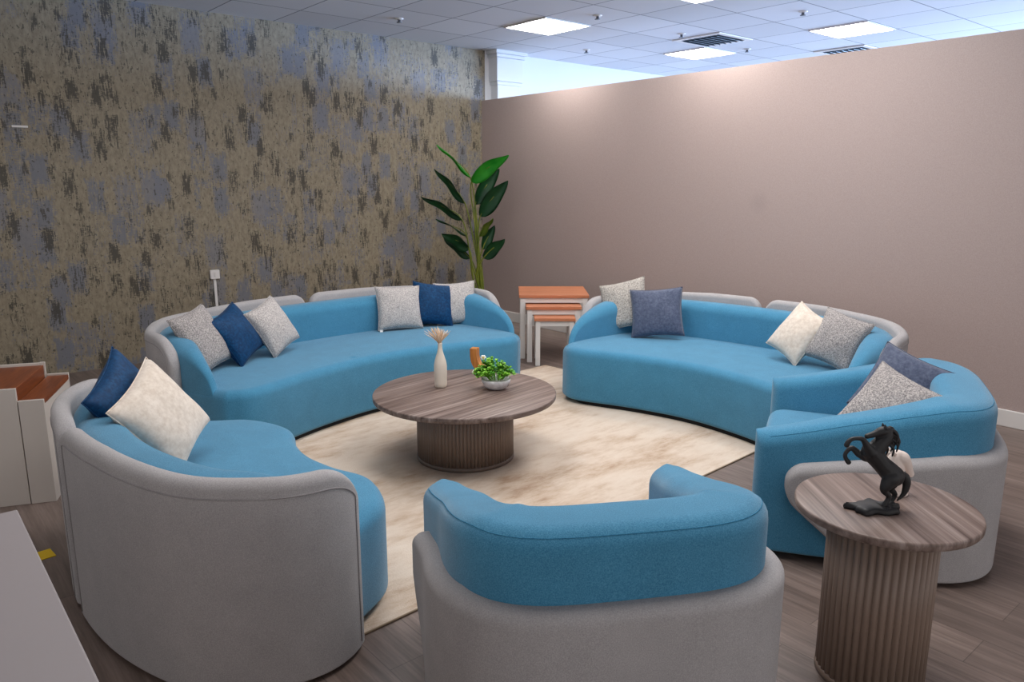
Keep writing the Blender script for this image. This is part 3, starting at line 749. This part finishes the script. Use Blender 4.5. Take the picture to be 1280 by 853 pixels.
# ------------------------------------------------------------------ tall artificial plant in the corner
PB = Vector((5.12, 6.57, 0)); ndir = Vector((Fv.x, Fv.y, 0)).normalized()
def pl(px, py, dd=0):
    d = ray(px, py); k = ((PB-Vector((0, 0, 0))).dot(ndir)+dd)/d.dot(ndir); return Vector((0, 0, CAMH))+d*k
root = empty('tall_plant', PB); tag(root, 'tall artificial banana-leaf plant in the corner behind the long sofa', 'plant')
bm = bmesh.new(); lathe(bm, [(.10, 0), (.11, .01), (.14, .26), (.13, .265), (.12, .24), (.05, .24)], 40); link('pot', bm, M['pot'], root)
leaves = [((588, 222), (546, 181), .055, 75, 'leaf_bright', -.05, -.12), ((589, 228), (636, 194), .085, 25, 'leaf_bright', -.05, -.16),
          ((581, 254), (543, 211), .065, 50, 'leaf_dark', .0, .05), ((578, 275), (526, 246), .06, 45, 'leaf_dark', -.05, .05),
          ((594, 256), (624, 211), .085, 15, 'leaf_dark', .08, .14), ((600, 271), (635, 226), .095, 15, 'leaf_dark', .0, -.02),
          ((583, 295), (545, 274), .04, 78, 'leaf_dark', .05, .12), ((587, 312), (552, 292), .08, 30, 'leaf_dark', -.03, -.03),
          ((588, 323), (555, 298), .07, 35, 'leaf_dark', .06, .12), ((599, 296), (616, 273), .05, 45, 'leaf_olive', -.05, -.06),
          ((603, 312), (618, 282), .065, 20, 'leaf_dark', .06, .1), ((604, 323), (631, 299), .08, 25, 'leaf_dark', -.05, -.06)]
for i, (b, e, w, tw, mt, d0, d1) in enumerate(leaves):
    P0, P1 = pl(*b, d0), pl(*e, d1); bm = bmesh.new()
    ax = (P1-P0); ln = ax.length; ax.normalize()
    fr = (-ndir-ax*(-ndir).dot(ax)).normalized(); sd = ax.cross(fr).normalized()
    a = math.radians(tw)*(1 if e[0] < b[0] else -1)
    S = (sd*math.cos(a)+fr*math.sin(a)); Nn = ax.cross(S).normalized(); n = 16; rows = []
    for k in range(n+1):
        f = k/n; wd = w*(math.sin(PI*min(1, f**.75))**.8)*(1-.15*f)+.003; cv = Vector((0, 0, .05*ln*math.sin(PI*f)))
        c = P0.lerp(P1, f)+cv
        rows.append([bm.verts.new(c+S*wd*q+Nn*abs(q)*wd*.35*(-1)+Nn*.012*math.sin(f*9+q*3)*abs(q)) for q in (-1, -.66, -.33, 0, .33, .66, 1)])
    for r0, r1 in zip(rows, rows[1:]):
        for q in range(6): bm.faces.new((r0[q], r0[q+1], r1[q+1], r1[q]))
    bmesh.ops.solidify(bm, geom=bm.faces[:], thickness=.003)
    lf = link('leaf', bm, M[mt], root); lf.matrix_parent_inverse = Matrix.Translation(-PB)
    bm = bmesh.new(); sx = random.uniform(-.045, .045); sy = random.uniform(-.04, .04)
    bottom = PB+Vector((sx*.6, sy*.6, .22)); mid = pl(596+(b[0]-596)*.25+random.uniform(-3, 3), min(345, b[1]+50), d0*.5)
    tube(bm, catmull([bottom, bottom.lerp(mid, .5)+Rv*random.uniform(-.015, .015), mid, P0, P0.lerp(P1, .5)+Vector((0, 0, .05*ln))], 6), [.012]*8+[.009]*6+[.007]*4+[.007]*3+[.004]*4, 7)
    st = link('stalk', bm, M['stem'], root); st.matrix_parent_inverse = Matrix.Translation(-PB)
# ------------------------------------------------------------------ light
w = bpy.data.worlds.new('world'); bpy.context.scene.world = w; w.use_nodes = True
bg = w.node_tree.nodes['Background']; bg.inputs['Color'].default_value = (1, .98, .985, 1); bg.inputs['Strength'].default_value = 1.22
def area(name, loc, target, sx, sy, power, col):
    d = bpy.data.lights.new(name, 'AREA'); d.shape = 'RECTANGLE'; d.size = sx; d.size_y = sy; d.energy = power; d.color = col
    o = bpy.data.objects.new(name, d); C.objects.link(o); o.location = loc
    o.rotation_euler = (Vector(target)-Vector(loc)).to_track_quat('-Z', 'Y').to_euler(); return o
area('shopfront_daylight', (12.5, 2.0, 2.1), (2, 7.2, 2.9), 7, 1.4, 540, (.42, .63, 1)).data.spread = math.radians(110)
for x, y, p in ((2.6, 4.1, 32), (2.6, 1.6, 48), (4.4, 2.8, 36), (.8, 3.1, 18)):
    area('ceiling_lamp', (x, y, 3.07), (x, y, 0), 1.2, 1.2, p, (1, .97, .95))
sc = bpy.context.scene
sc.view_settings.view_transform = 'Standard'; sc.view_settings.look = 'None'; sc.view_settings.exposure = 0; sc.view_settings.gamma = 1
sc.view_settings.use_curve_mapping = False
